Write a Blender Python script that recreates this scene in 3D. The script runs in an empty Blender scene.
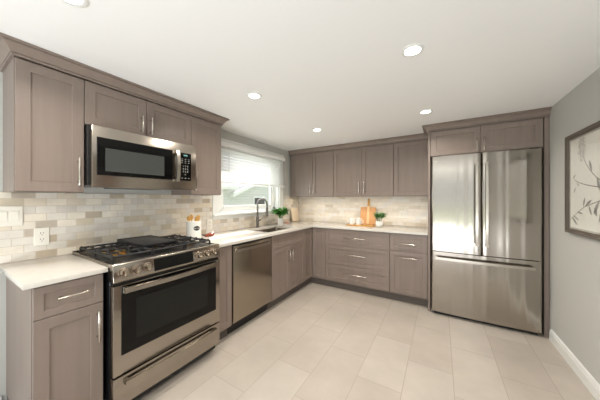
import bpy, bmesh, math, random
from mathutils import Vector, Matrix
random.seed(7)
scene = bpy.context.scene
COL = scene.collection
PI = math.pi

# ------------------------------------------------------------------ camera
CAM = Vector((2.3213, 0.0, 1.3127))
cd = bpy.data.cameras.new('camera'); cam = bpy.data.objects.new('camera', cd); COL.objects.link(cam)
cam.location = CAM; cam.rotation_euler = (PI/2, 0, math.radians(31.184))
cd.sensor_width = 36; cd.lens = 231.65/600*36; cd.shift_y = -0.8/600; cd.clip_start = 0.02; cd.clip_end = 200
scene.camera = cam

# ------------------------------------------------------------------ light
scene.view_settings.view_transform = 'Standard'; scene.view_settings.look = 'None'
scene.view_settings.gamma = 1; scene.view_settings.use_curve_mapping = False
scene.view_settings.exposure = 0.22
w = bpy.data.worlds.new('sky'); scene.world = w; w.use_nodes = True
bg = w.node_tree.nodes['Background']; bg.inputs['Color'].default_value = (0.92, 0.96, 1.0, 1); bg.inputs['Strength'].default_value = 1.15
def lamp(name, kind, loc, energy, color, parent=None, **kw):
    d = bpy.data.lights.new(name, kind); d.energy = energy; d.color = color
    for k, v in kw.items(): setattr(d, k, v)
    o = bpy.data.objects.new(name, d); COL.objects.link(o); o.location = loc
    if parent: o.parent = parent
    return o
SUN_DIR = Vector((0.64, -0.88, -1.0)).normalized()
sun = lamp('sun', 'SUN', (-6, 8, 9), 8.0, (1.0, 0.96, 0.9), angle=0.012)
sun.rotation_euler = SUN_DIR.to_track_quat('-Z', 'Y').to_euler()
# up-facing fill lamp added behind the camera for the ceiling, then sink window daylight
fill_lamp = lamp('added_floor_fill', 'AREA', (1.9, -2.0, .1), 150, (0.91, 0.955, 1.0), shape='RECTANGLE', size=2.2, size_y=1.8)
fill_lamp.rotation_euler = (PI/2+1.35, 0, 0)
wday = lamp('window_daylight', 'AREA', (-0.14, 2.52, 1.6), 9, (0.92, 0.97, 1.0), shape='RECTANGLE', size=1.2, size_y=0.9)
wday.rotation_euler = (0, -PI/2, 0)
CAN_W, CAN_COL = 6.6, (1.0, 0.93, 0.83)
STRIP_W, STRIP_COL = .6, (1.0, 0.90, 0.74)

# ------------------------------------------------------------------ materials
def s2l(c):
    return tuple(((v/255)/12.92 if v/255 <= .04045 else ((v/255+.055)/1.055)**2.4) for v in c)
class NT:
    def __init__(s, name):
        s.m = bpy.data.materials.new(name); s.m.use_nodes = True; s.t = s.m.node_tree; s.n = s.t.nodes
        s.b = s.n['Principled BSDF']; s.out = s.n['Material Output']
    def node(s, typ, ins=None, **kw):
        n = s.n.new(typ)
        for k, v in kw.items(): setattr(n, k, v)
        for k, v in (ins or {}).items():
            if hasattr(v, 'is_linked') or isinstance(v, bpy.types.NodeSocket): s.t.links.new(v, n.inputs[k])
            else: n.inputs[k].default_value = v
        return n
    def math(s, op, a, b=0.0, c=None):
        n = s.n.new('ShaderNodeMath'); n.operation = op
        for i, v in enumerate((a, b) if c is None else (a, b, c)):
            if isinstance(v, bpy.types.NodeSocket): s.t.links.new(v, n.inputs[i])
            else: n.inputs[i].default_value = v
        return n.outputs[0]
    def link(s, a, b): s.t.links.new(a, b)
    def coord(s, scale=(1, 1, 1)):
        tc = s.n.new('ShaderNodeTexCoord'); mp = s.n.new('ShaderNodeMapping'); mp.inputs['Scale'].default_value = scale
        s.link(tc.outputs['Object'], mp.inputs['Vector']); return mp.outputs[0]
    def noise(s, scale, vec, detail=3, rough=.5):
        n = s.node('ShaderNodeTexNoise', {'Scale': scale, 'Detail': detail, 'Roughness': rough, 'Vector': vec}); return n.outputs['Fac']
    def ramp(s, fac, stops, interp='LINEAR'):
        r = s.n.new('ShaderNodeValToRGB'); r.color_ramp.interpolation = interp
        e = r.color_ramp.elements
        while len(e) > 1: e.remove(e[-1])
        e[0].position = stops[0][0]; e[0].color = (*stops[0][1], 1)
        for p, c in stops[1:]:
            q = e.new(p); q.color = (*c, 1)
        s.link(fac, r.inputs[0]); return r.outputs[0]
    def mix(s, f, a, b, blend='MIX'):
        n = s.n.new('ShaderNodeMix'); n.data_type = 'RGBA'; n.blend_type = blend
        for i, v in ((0, f), (6, a), (7, b)):
            if isinstance(v, bpy.types.NodeSocket): s.link(v, n.inputs[i])
            else: n.inputs[i].default_value = v if i == 0 else (*v, 1)
        return n.outputs[2]
    def bump(s, h, strength, dist=.002):
        n = s.node('ShaderNodeBump', {'Height': h, 'Strength': strength, 'Distance': dist}); s.link(n.outputs[0], s.b.inputs['Normal'])
def plain(name, col, rough=.5, metal=0.0, spec=.5, srgb=True, **kw):
    t = NT(name); c = s2l(col) if srgb else col
    t.b.inputs['Base Color'].default_value = (*c, 1); t.b.inputs['Roughness'].default_value = rough
    t.b.inputs['Metallic'].default_value = metal; t.b.inputs['Specular IOR Level'].default_value = spec
    v = t.noise(60, t.coord(), 2)
    r = t.math('MULTIPLY_ADD', v, .06, rough-.03); t.link(r, t.b.inputs['Roughness'])
    return t.m
def glow(name, col, strength):
    t = NT(name); t.b.inputs['Base Color'].default_value = (*col, 1); t.b.inputs['Emission Color'].default_value = (*col, 1)
    t.b.inputs['Emission Strength'].default_value = strength; return t.m
def wood(name, col, var=.10, rough=.42, scale=(26, 26, 1.6)):
    t = NT(name); c = s2l(col)
    v = t.coord(scale); n1 = t.noise(1.0, v, 5, .6); n2 = t.noise(2.2, t.coord((1, 1, 1)), 3)
    f = t.math('ADD', t.math('MULTIPLY', n1, .6), t.math('MULTIPLY', n2, .4))
    lo = tuple(x*(1-var) for x in c); hi = tuple(x*(1+var) for x in c)
    t.link(t.ramp(f, [(.3, lo), (.7, hi)]), t.b.inputs['Base Color']); t.b.inputs['Roughness'].default_value = rough
    t.b.inputs['Specular IOR Level'].default_value = .4
    t.bump(n1, .06, .001); return t.m
def steel(name, col, rough=.24, streak=(2, 2, 160), wav=0.0, wscale=(3, 3, .3), aniso=.4):
    t = NT(name); t.b.inputs['Base Color'].default_value = (*s2l(col), 1); t.b.inputs['Metallic'].default_value = 1
    n = t.noise(1.0, t.coord(streak), 2)
    t.link(t.math('MULTIPLY_ADD', n, .05, rough-.025), t.b.inputs['Roughness'])
    t.b.inputs['Anisotropic'].default_value = aniso
    if wav:
        t.bump(t.noise(1.0, t.coord(wscale), 1), wav, .01)
    return t.m
def tiles(name, ax_u, ax_v, w, h, mortar, palette, grout, off=.5, u0=0, v0=0, rough=.3, bump=.5, cloud=.15, cscale=9, shift_random=False, vein=0.0):
    t = NT(name)
    tc = t.n.new('ShaderNodeTexCoord'); sp = t.n.new('ShaderNodeSeparateXYZ'); t.link(tc.outputs['Object'], sp.inputs[0])
    u = t.math('DIVIDE', t.math('SUBTRACT', sp.outputs[ax_u], u0), w); v = t.math('DIVIDE', t.math('SUBTRACT', sp.outputs[ax_v], v0), h)
    row = t.math('FLOOR', v)
    if shift_random:
        wn = t.node('ShaderNodeTexWhiteNoise', {'W': row}, noise_dimensions='1D'); sh = wn.outputs['Value']
    else: sh = t.math('MULTIPLY', row, off)
    uu = t.math('ADD', u, sh); colm = t.math('FLOOR', uu)
    fu = t.math('SUBTRACT', uu, colm); fv = t.math('SUBTRACT', v, row)
    du = t.math('MULTIPLY', t.math('MINIMUM', fu, t.math('SUBTRACT', 1, fu)), w)
    dv = t.math('MULTIPLY', t.math('MINIMUM', fv, t.math('SUBTRACT', 1, fv)), h)
    d = t.math('MINIMUM', du, dv)
    mask = t.node('ShaderNodeMapRange', {'Value': d, 'From Min': mortar*.35, 'From Max': mortar*.9}).outputs[0]
    cb = t.node('ShaderNodeCombineXYZ', {'X': colm, 'Y': row}); wn = t.node('ShaderNodeTexWhiteNoise', {'Vector': cb.outputs[0]}, noise_dimensions='2D')
    stops = []; acc = 0; tot = sum(p[1] for p in palette)
    for c, wt in palette: stops.append((acc/tot, s2l(c))); acc += wt
    tile = t.ramp(wn.outputs['Value'], stops, 'CONSTANT')
    cl = t.noise(cscale, t.coord((1, 1, 1)), 5, .6)
    shade = t.node('ShaderNodeMapRange', {'Value': cl, 'From Min': .3, 'From Max': .7, 'To Min': 1-cloud, 'To Max': 1+cloud*.4}).outputs[0]
    cc = t.n.new('ShaderNodeCombineColor'); [t.link(shade, cc.inputs[i]) for i in range(3)]
    tile = t.mix(1.0, tile, cc.outputs[0], 'MULTIPLY')
    t.link(t.mix(mask, s2l(grout), tile), t.b.inputs['Base Color'])
    t.link(t.math('MULTIPLY_ADD', mask, rough-.75, .75), t.b.inputs['Roughness'])
    if bump: t.bump(mask, bump, .002)
    return t.m
M = {}
M['cab'] = wood('taupe_stained_wood', (134, 120, 111))
M['doorwood'] = wood('walnut_brown_door', (104, 74, 52), .15)
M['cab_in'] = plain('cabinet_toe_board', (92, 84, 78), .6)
M['wall'] = plain('sage_grey_wall_paint', (194, 194, 189), .75)
M['ceil'] = plain('white_ceiling_paint', (243, 243, 242), .8)
M['white'] = plain('white_gloss_paint', (236, 237, 234), .35)
M['plastic'] = plain('white_plastic', (236, 232, 222), .35)
M['steel'] = steel('brushed_stainless_steel', (164, 156, 146), .22, (1, 1, 300))
M['fridge'] = steel('fridge_stainless_steel', (172, 165, 156), .18, (60, 60, 1), .8, (11, 11, .06), .6)
M['nickel'] = steel('brushed_nickel', (196, 189, 179), .22)
M['dw'] = steel('dishwasher_steel', (160, 149, 135), .24, (1, 1, 300))
M['dark_steel'] = steel('dark_stainless_steel', (118, 114, 110), .28)
M['chrome'] = steel('polished_knob_metal', (176, 164, 150), .14)
M['black_glass'] = plain('black_glass', (8, 8, 8), .06, 0, .25)
M['oven_win'] = plain('oven_window_glass', (20, 22, 20), .08, 0, .3)
M['mw_win'] = plain('microwave_window_mesh', (66, 68, 66), .12, 0, .4)
M['black'] = plain('black_enamel', (22, 22, 22), .35)
M['iron'] = plain('cast_iron', (34, 34, 36), .5)
M['brass'] = plain('brass_burner', (200, 160, 90), .3, 1.0)
M['ceramic'] = plain('white_ceramic', (240, 238, 232), .25)
M['blackp'] = plain('black_label', (25, 25, 25), .5)
M['greyp'] = plain('grey_mark', (190, 190, 185), .5)
M['spoon'] = wood('honey_spoon_wood', (204, 156, 84), .2, .5, (40, 40, 8))
M['board'] = wood('tan_board_wood', (214, 160, 108), .12, .5, (40, 10, 3))
M['board2'] = wood('pale_board_wood', (232, 198, 150), .08, .5, (40, 10, 3))
M['beige'] = plain('pale_beige_board', (226, 208, 182), .5)
M['red'] = plain('red_brown_glaze', (150, 66, 40), .22)
M['redd'] = plain('dark_brown_glaze', (70, 38, 28), .3)
M['pink'] = plain('dusty_pink_ceramic', (206, 164, 150), .4)
M['soil'] = plain('dark_soil', (50, 38, 28), .9)
M['frame'] = wood('weathered_brown_frame', (88, 78, 68), .2, .5, (20, 3, 30))
M['paper'] = plain('off_white_paper', (226, 224, 216), .8)
M['mat'] = plain('grey_frame_liner', (170, 165, 155), .7)
M['ink'] = plain('grey_ink', (150, 148, 142), .9)
M['ink2'] = plain('brown_ink', (120, 108, 96), .9)
M['slat'] = plain('white_blind_slat', (244, 244, 242), .4)
M['lens'] = glow('warm_lamp_lens', (1.0, .95, .86), 16)
M['strip'] = glow('warm_led_diffuser', (1.0, .86, .66), 3)
M['teal'] = glow('teal_clock_digits', (.35, .8, .75), .6)
M['siding'] = tiles('lap_siding', 1, 2, 8, .16, .006, [((214, 214, 212), 1), ((218, 218, 216), 1)], (150, 152, 150), .5, bump=.6, cloud=.03)
M['roof'] = plain('grey_shingles', (150, 150, 150), .9)
M['grass'] = plain('pale_lawn', (160, 172, 140), .95)
def leafm():
    t = NT('green_leaf'); n = t.noise(14, t.coord(), 2)
    t.link(t.ramp(n, [(.3, s2l((40, 104, 34))), (.7, s2l((112, 182, 78)))]), t.b.inputs['Base Color']); t.b.inputs['Roughness'].default_value = .4
    return t.m
M['leaf'] = leafm()
def marble():
    t = NT('white_veined_quartz'); v = t.coord()
    a = t.noise(3.2, v, 8, .62); vein = t.math('SUBTRACT', 1, t.math('MULTIPLY', t.math('ABSOLUTE', t.math('SUBTRACT', a, .5)), 14))
    vein = t.math('MAXIMUM', vein, 0); big = t.noise(1.6, v, 3)
    base = t.ramp(big, [(.3, s2l((206, 200, 191))), (.7, s2l((217, 212, 204)))])
    t.link(t.mix(t.math('MULTIPLY', vein, .22), base, s2l((190, 183, 174))), t.b.inputs['Base Color'])
    t.b.inputs['Roughness'].default_value = .12; t.b.inputs['Specular IOR Level'].default_value = .6
    return t.m
M['marble'] = marble()
PAL = [((232, 224, 210), 9), ((222, 211, 194), 6), ((228, 222, 213), 8), ((208, 196, 176), 3.5), ((194, 183, 169), 2.5), ((216, 210, 201), 6), ((190, 177, 158), 2)]
PAL2 = [((238, 230, 216), 9), ((232, 223, 208), 7), ((236, 230, 222), 7), ((226, 217, 202), 4), ((214, 203, 186), 1.6)]
M['tile_left'] = tiles('marble_subway_tile_left', 1, 2, .1015, .0505, .0028, PAL, (206, 196, 182), .5, u0=.308, v0=.914, rough=.28, bump=.35, cloud=.12)
M['tile_back'] = tiles('marble_subway_tile_back', 0, 2, .1524, .0505, .0025, PAL2, (222, 213, 200), .5, u0=.02, v0=.914, rough=.28, bump=.35, cloud=.12)
M['floor'] = tiles('large_beige_floor_tile', 1, 0, .61, .305, .004,
                   [((192, 183, 172), 3), ((190, 180, 169), 3), ((195, 186, 176), 2), ((188, 178, 167), 2)], (172, 162, 150), .37, u0=.29, v0=2.4025-.305*12, rough=.4, bump=.15, cloud=.14, cscale=2.2)
def pane_mat():
    t = NT('clear_glass'); t.n.remove(t.b)
    tr = t.node('ShaderNodeBsdfTransparent'); gl = t.node('ShaderNodeBsdfGlossy', {'Roughness': .02})
    lw = t.node('ShaderNodeLayerWeight', {'Blend': .5}); mx = t.n.new('ShaderNodeMixShader')
    t.link(t.math('MULTIPLY_ADD', t.math('POWER', lw.outputs['Facing'], 4.0), .45, .03), mx.inputs[0]); t.link(tr.outputs[0], mx.inputs[1]); t.link(gl.outputs[0], mx.inputs[2]); t.link(mx.outputs[0], t.out.inputs[0])
    return t.m
M['pane'] = pane_mat()

# ------------------------------------------------------------------ geometry helpers
class MB:
    def __init__(s): s.bm = bmesh.new()
    def _merge(s, b):
        me = bpy.data.meshes.new('t'); b.to_mesh(me); b.free(); s.bm.from_mesh(me); bpy.data.meshes.remove(me); return s
    def box(s, x0, x1, y0, y1, z0, z1, bev=0.0, seg=1, mat=None):
        b = bmesh.new(); bmesh.ops.create_cube(b, size=1)
        for v in b.verts: v.co = Vector(((x0+x1)/2+v.co.x*(x1-x0), (y0+y1)/2+v.co.y*(y1-y0), (z0+z1)/2+v.co.z*(z1-z0)))
        if bev: bmesh.ops.bevel(b, geom=list(b.edges), offset=bev, segments=seg, affect='EDGES', profile=.5)
        if mat: b.transform(mat)
        return s._merge(b)
    def cyl(s, p0, p1, r, seg=16, r2=None, bev=0.0):
        p0, p1 = Vector(p0), Vector(p1); b = bmesh.new(); L = (p1-p0).length
        bmesh.ops.create_cone(b, cap_ends=True, segments=seg, radius1=r, radius2=r if r2 is None else r2, depth=L)
        if bev:
            e = [e for e in b.edges if abs(e.verts[0].co.z-e.verts[1].co.z) < 1e-6]
            bmesh.ops.bevel(b, geom=e, offset=bev, segments=2, affect='EDGES', profile=.5)
        b.transform(Matrix.Translation((p0+p1)/2) @ (p1-p0).to_track_quat('Z', 'Y').to_matrix().to_4x4())
        return s._merge(b)
    def tube(s, pts, r, seg=8, flat=1.0):
        b = bmesh.new(); pts = [Vector(p) for p in pts]; rs = r if isinstance(r, (list, tuple)) else [r]*len(pts); rings = []
        up = Vector((0, 0, 1)); t0 = (pts[1]-pts[0]).normalized()
        if abs(t0.dot(up)) > .95: up = Vector((0, 1, 0))
        for i, p in enumerate(pts):
            t = (pts[min(i+1, len(pts)-1)]-pts[max(i-1, 0)]).normalized()
            a = t.cross(up).normalized(); c = a.cross(t); up = c
            rings.append([b.verts.new(p+(a*math.cos(k*2*PI/seg)+c*math.sin(k*2*PI/seg)*flat)*rs[i]) for k in range(seg)])
        for i in range(len(rings)-1):
            for k in range(seg): b.faces.new((rings[i][k], rings[i][(k+1) % seg], rings[i+1][(k+1) % seg], rings[i+1][k]))
        b.faces.new(rings[0][::-1]); b.faces.new(rings[-1]); return s._merge(b)
    def lathe(s, prof, c, seg=28, cap=True):
        b = bmesh.new(); c = Vector(c); rings = []
        for r, z in prof: rings.append([b.verts.new(c+Vector((r*math.cos(k*2*PI/seg), r*math.sin(k*2*PI/seg), z))) for k in range(seg)])
        for i in range(len(rings)-1):
            for k in range(seg): b.faces.new((rings[i][k], rings[i][(k+1) % seg], rings[i+1][(k+1) % seg], rings[i+1][k]))
        if cap: b.faces.new(rings[0]); b.faces.new(rings[-1])
        bmesh.ops.recalc_face_normals(b, faces=b.faces); return s._merge(b)
    def prism(s, poly, f0, f1, bev=0.0):
        """poly: 2d points; f0, f1 map (a, b) to 3d at either end."""
        b = bmesh.new(); A = [b.verts.new(f0(*p)) for p in poly]; B = [b.verts.new(f1(*p)) for p in poly]; n = len(poly)
        b.faces.new(A); b.faces.new(B[::-1])
        for i in range(n): b.faces.new((A[i], A[(i+1) % n], B[(i+1) % n], B[i]))
        bmesh.ops.recalc_face_normals(b, faces=b.faces)
        if bev: bmesh.ops.bevel(b, geom=list(b.edges), offset=bev, segments=1, affect='EDGES', profile=.5)
        return s._merge(b)
    def rings(s, rr, cap0=True, cap1=True, closed=True):
        b = bmesh.new(); R = [[b.verts.new(p) for p in r] for r in rr]; n = len(R[0])
        for i in range(len(R)-1):
            for k in range(n if closed else n-1): b.faces.new((R[i][k], R[i][(k+1) % n], R[i+1][(k+1) % n], R[i+1][k]))
        if cap0: b.faces.new(R[0])
        if cap1: b.faces.new(R[-1])
        bmesh.ops.recalc_face_normals(b, faces=b.faces); return s._merge(b)
    def faces(s, vs, fs):
        b = bmesh.new(); V = [b.verts.new(v) for v in vs]
        for f in fs: b.faces.new([V[i] for i in f])
        return s._merge(b)
def build(name, mb, mat, parent=None, base=(0, 0, 0), smooth=True, **props):
    bm = mb.bm; bmesh.ops.translate(bm, verts=bm.verts, vec=-Vector(base))
    me = bpy.data.meshes.new(name); bm.to_mesh(me); bm.free()
    if smooth:
        for p in me.polygons: p.use_smooth = True
        me.set_sharp_from_angle(angle=math.radians(35))
    me.materials.append(mat if not isinstance(mat, str) else M[mat])
    o = bpy.data.objects.new(name, me); COL.objects.link(o)
    if parent: o.parent = parent
    else: o.location = base
    for k, v in props.items(): o[k] = v
    return o
class Thing:
    def __init__(s, name, label, cat, base, group=None):
        s.e = bpy.data.objects.new(name, None); COL.objects.link(s.e); s.e.location = base; s.e.empty_display_size = .1
        s.base = base; s.e['label'] = label; s.e['category'] = cat
        if group: s.e['group'] = group
    def part(s, name, mb, mat, parent=None, **props): return build(name, mb, mat, parent or s.e, s.base, **props)
def struct(name, mb, mat, label=None):
    o = build(name, mb, mat, smooth=False); o['kind'] = 'structure'
    if label: o['label'] = label
    return o
def single(name, mb, mat, label, cat, base=(0, 0, 0), group=None):
    o = build(name, mb, mat, None, base); o['label'] = label; o['category'] = cat
    if group: o['group'] = group
    return o
# a face of a cabinet run: L(front) looks along +x with u = y; K(front) looks along -y with u = x
def L(front): return lambda u, z, d=0.0: Vector((front+d, u, z))
def K(front): return lambda u, z, d=0.0: Vector((u, front-d, z))
def shaker(F, u0, u1, z0, z1, rail=.055, th=.019, rec=.007, raised=False):
    mb = MB()
    def ring(i, d): return [F(u0+i, z0+i, d), F(u1-i, z0+i, d), F(u1-i, z1-i, d), F(u0+i, z1-i, d)]
    return mb.rings([ring(0, -th), ring(0, -.0015), ring(.0015, 0), ring(rail, 0), ring(rail+.0015, -.002), ring(rail+.002, -rec), ring(rail+.003, -rec)])
def bar(F, u0, z0, u1, z1, out=.032, r=.0062):
    """bar pull from one end to the other with two posts"""
    mb = MB(); a, b = F(u0, z0, out), F(u1, z1, out); mb.cyl(a, b, r, 12, bev=.0015)
    for t in (.14, .86):
        u, z = u0+(u1-u0)*t, z0+(z1-z0)*t; mb.cyl(F(u, z, -.0005), F(u, z, out), r*.75, 10)
    return mb
G = .0017   # half gap between fronts

# ------------------------------------------------------------------ the room
RX, BY, CZ, Y0 = 3.209, 3.79, 2.172, -3.0
struct('floor', MB().box(-.15, RX+.15, Y0-.15, BY+.15, -.1, 0), 'floor')
struct('ceiling', MB().box(-.15, RX+.15, Y0-.15, BY+.15, CZ, CZ+.1), 'ceil')
WY0, WY1, WZ0, WZ1 = 1.915, 3.15, 1.135, 1.985
struct('wall_left', MB().box(-.15, 0, Y0, WY0, 0, CZ).box(-.15, 0, WY1, BY+.15, 0, CZ).box(-.15, 0, WY0, WY1, 0, WZ0).box(-.15, 0, WY0, WY1, WZ1, CZ), 'wall')
struct('wall_back', MB().box(0, RX+.15, BY, BY+.15, 0, CZ), 'wall')
struct('wall_right', MB().box(RX, RX+.15, Y0, BY, 0, CZ), 'wall')
DX0, DX1, DZ = .75, 3.05, 2.03
struct('wall_front', MB().box(-.15, DX0, Y0-.15, Y0, 0, CZ).box(DX1, RX+.15, Y0-.15, Y0, 0, CZ).box(DX0, DX1, Y0-.15, Y0, DZ, CZ), 'wall', 'wall behind the camera with a wide opening for the added patio door')
def profile_board(y0, y1, x):
    p = [(0, 0), (.016, 0), (.016, .075), (.012, .083), (.012, .092), (.006, .102), (0, .106)]
    return MB().prism(p, lambda a, b: Vector((x-a, y0, b)), lambda a, b: Vector((x-a, y1, b)))
struct('baseboard_right', profile_board(Y0, 3.06, RX), 'white')
struct('baseboard_left', MB().box(0, .014, Y0, .27, 0, .1, .003), 'white')
# backsplash tiling
BS = .008
left_tile = MB().box(0, BS, -.35, WY0-.105, .914, 1.356).box(0, BS, WY0-.105, WY1+.105, .914, 1.065).box(0, BS, WY1+.105, BY, .914, 1.376)
o = struct('wall_left_backsplash', left_tile, 'tile_left', 'marble subway tile backsplash along the range and sink wall')
o = struct('wall_back_backsplash', MB().box(BS, 2.197, BY-BS, BY, .914, 1.356), 'tile_back', 'marble subway tile backsplash behind the corner counter')

# window over the sink
cas = MB(); cw = .1
cas.box(0, .02, WY0-cw, WY0, WZ0-.03, WZ1+.005, .003).box(0, .02, WY1, WY1+cw, WZ0-.03, WZ1+.005, .003).box(0, .024, WY0-cw-.01, WY1+cw+.01, WZ1+.005, WZ1+.082, .003)
cas.box(-.1, .055, WY0-cw-.012, WY1+cw+.012, WZ0-.025, WZ0, .004).box(0, .018, WY0-cw, WY1+cw, WZ0-.07, WZ0-.025, .003)
wf = struct('window_1', cas, 'white', 'white framed window above the sink')
jb = MB()
for (a, b, c, d) in ((WY0, WY0+.02, WZ0, WZ1), (WY1-.02, WY1, WZ0, WZ1), (WY0, WY1, WZ0, WZ0+.02), (WY0, WY1, WZ1-.02, WZ1)): jb.box(-.145, 0, a, b, c, d)
for (a, b, c, d) in ((WY0+.02, WY0+.085, WZ0+.02, WZ1-.02), (WY1-.085, WY1-.02, WZ0+.02, WZ1-.02), (WY0+.02, WY1-.02, WZ0+.02, WZ0+.05), (WY0+.02, WY1-.02, WZ1-.05, WZ1-.02)): jb.box(-.12, -.06, a, b, c, d, .003)
build('window_frame', jb, 'white', wf)
sx = MB(); a0, a1, c0, c1 = WY0+.085, WY1-.085, WZ0+.05, WZ1-.05; r_ = .045
for (a, b, c, d) in ((a0, a0+r_, c0, c1), (a1-r_, a1, c0, c1), (a0+r_, a1-r_, c0, c0+r_), (a0+r_, a1-r_, c1-r_, c1)): sx.box(-.108, -.072, a, b, c, d, .002)
build('sash', sx, 'white', wf)
build('glass_pane', MB().box(-.092, -.088, a0+r_, a1-r_, c0+r_, c1-r_), 'pane', wf)
# unseen patio door, added behind the camera for the steel to reflect
pd = MB()
for a, b in ((DX0, DX0+.07), (1.865, 1.935), (DX1-.07, DX1)): pd.box(a, b, Y0-.12, Y0-.04, 0, DZ, .003)
pd.box(DX0, DX1, Y0-.12, Y0-.04, DZ-.08, DZ, .003).box(DX0, DX1, Y0-.12, Y0-.04, 0, .1, .003)
dr = struct('added_patio_door', pd, 'white', 'unseen sliding glass patio door added behind the camera for reflections in the steel')
build('glass_pane', MB().box(DX0+.07, 1.865, Y0-.084, Y0-.078, .1, DZ-.08).box(1.935, DX1-.07, Y0-.084, Y0-.078, .1, DZ-.08), 'pane', dr)

# brown door added on the right wall, out of frame, for the refrigerator to reflect
dd = MB().box(RX-.02, RX-.0005, .28, .35, 0, 2.05, .003).box(RX-.02, RX-.0005, 1.12, 1.19, 0, 2.05, .003).box(RX-.02, RX-.0005, .28, 1.19, 2.05, 2.12, .003)
d2 = struct('added_brown_door', dd, 'white', 'unseen brown panelled door added on the right wall for reflections in the steel')
build('door_leaf', MB().box(RX-.014, RX-.0006, .35, 1.12, .005, 2.05), 'doorwood', d2)
for a, b, c, d in ((.44, .69, .2, .9), (.78, 1.03, .2, .9), (.44, .69, 1.05, 1.9), (.78, 1.03, 1.05, 1.9)): build('door_panel', MB().box(RX-.02, RX-.014, a, b, c, d, .005), 'doorwood', d2)
build('door_handle', MB().lathe([(.012, 0), (.026, .01), (.026, .03), (.01, .04)], (0, 0, 0)).cyl((0, 0, -.02), (0, 0, .005), .01), 'nickel', d2)
dh = d2.children[-1]; dh.rotation_euler = (0, -PI/2, 0); dh.location = (RX-.036, .42, 1.0)

# ------------------------------------------------------------------ cabinets
def base_cab(F, name, label, u0, u1, box_args, fronts, toe_args, end_base):
    t = Thing(name, label, 'cabinet', end_base)
    t.part('cabinet_body', MB().box(*box_args, .001), 'cab')
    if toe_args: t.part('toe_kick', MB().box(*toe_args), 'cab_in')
    for kind, a, b, c, d, hd in fronts:
        rail = .055 if (b-a) > .17 else .038
        if kind == 'drawer' and d-c < .17: rail = .036
        p = t.part('drawer' if kind == 'drawer' else ('door' if kind == 'door' else 'filler_panel'), shaker(F, a+G, b-G, c+G, d-G, rail) if kind != 'plain' else MB().rings([[F(a, c, -.019), F(b, c, -.019), F(b, d, -.019), F(a, d, -.019)], [F(a, c, 0), F(b, c, 0), F(b, d, 0), F(a, d, 0)]]), 'cab')
        if hd: t.part('handle', bar(F, *hd), 'nickel', p)
    return t
FX = .632; FB = FX-.0195; ZB, ZT = .118, .878; TX = .565
FL = L(FX)
base_cab(FL, 'base_cabinet', 'narrow taupe base cabinet left of the range with one drawer over a door', .287, .566, (.004, FB, .287, .566, .1, .883),
    [('drawer', .289, .566, .716, ZT, (.368, .805, .491, .805)), ('door', .289, .566, ZB, .716, (.536, .5, .536, .677))], (.01, TX, .289, .566, 0, .0995), (.3, .43, 0))
base_cab(FL, 'pullout_cabinet', 'slim taupe pull-out cabinet between the range and the dishwasher', 1.35, 1.55, (.004, FB, 1.35, 1.548, .1, .883),
    [('door', 1.352, 1.546, ZB, ZT, None)], (.01, TX, 1.35, 1.548, 0, .0995), (.3, 1.45, 0))
# the sink cabinet has no top so the basin can hang in it
t = Thing('sink_cabinet', 'taupe double-door cabinet under the sink with a blank upper front', 'cabinet', (.3, 2.54, 0))
b = MB().box(.004, FB, 2.16, 2.178, .1, .883).box(.004, FB, 2.91, 2.93, .1, .883).box(.004, .02, 2.178, 2.91, .1, .883).box(.02, FB, 2.178, 2.91, .1, .118).box(FB-.018, FB, 2.178, 2.91, .7, .883)
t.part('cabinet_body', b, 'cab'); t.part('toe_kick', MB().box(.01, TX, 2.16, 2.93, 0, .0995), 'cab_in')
t.part('front_panel', shaker(FL, 2.16+G, 2.93-G, .712+G, ZT-G, .036), 'cab')
for a, bb, h in ((2.16, 2.532, 2.5), (2.532, 2.93, 2.562)):
    p = t.part('door', shaker(FL, a+G, bb-G, ZB+G, .712-G), 'cab'); t.part('handle', bar(FL, h, .49, h, .655), 'nickel', p)
# corner
FBY = 3.158; FK = K(FBY); KB = FBY+.0195
t = Thing('corner_cabinet', 'taupe blind corner cabinet with two slim fronts meeting in the corner', 'cabinet', (.4, 3.4, 0))
t.part('cabinet_body', MB().box(.004, FB, 2.932, 3.77, .1, .883).box(FB, .851, KB, 3.77, .1, .883), 'cab')
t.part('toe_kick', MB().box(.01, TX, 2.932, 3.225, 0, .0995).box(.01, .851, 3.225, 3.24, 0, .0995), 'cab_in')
t.part('front_panel', shaker(FL, 2.934+G, 3.154-G, ZB+G, ZT-G, .04), 'cab')
p = t.part('door', shaker(FK, .636+G, .853-G, ZB+G, ZT-G, .045), 'cab')
base_cab(FK, 'drawer_cabinet', 'wide taupe base cabinet with three stacked drawers on the far wall', .853, 1.762, (.853, 1.762, KB, 3.77, .1, .883),
    [('drawer', .853, 1.762, .648, ZT, (1.142, .765, 1.458, .765)), ('drawer', .853, 1.762, .365, .648, (1.142, .527, 1.458, .527)), ('drawer', .853, 1.762, ZB, .365, (1.142, .257, 1.458, .257))], (.853, 1.762, 3.225, 3.24, 0, .0995), (1.3, 3.46, 0))
base_cab(FK, 'pullout_bin_cabinet', 'taupe base cabinet beside the refrigerator, one drawer over a tall front with a level handle', 1.764, 2.194, (1.764, 2.194, KB, 3.77, .1, .883),
    [('drawer', 1.764, 2.194, .655, ZT, (1.885, .757, 2.083, .757)), ('door', 1.764, 2.194, ZB, .655, (1.885, .583, 2.086, .583))], (1.764, 2.194, 3.225, 3.24, 0, .0995), (1.98, 3.46, 0))

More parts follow.
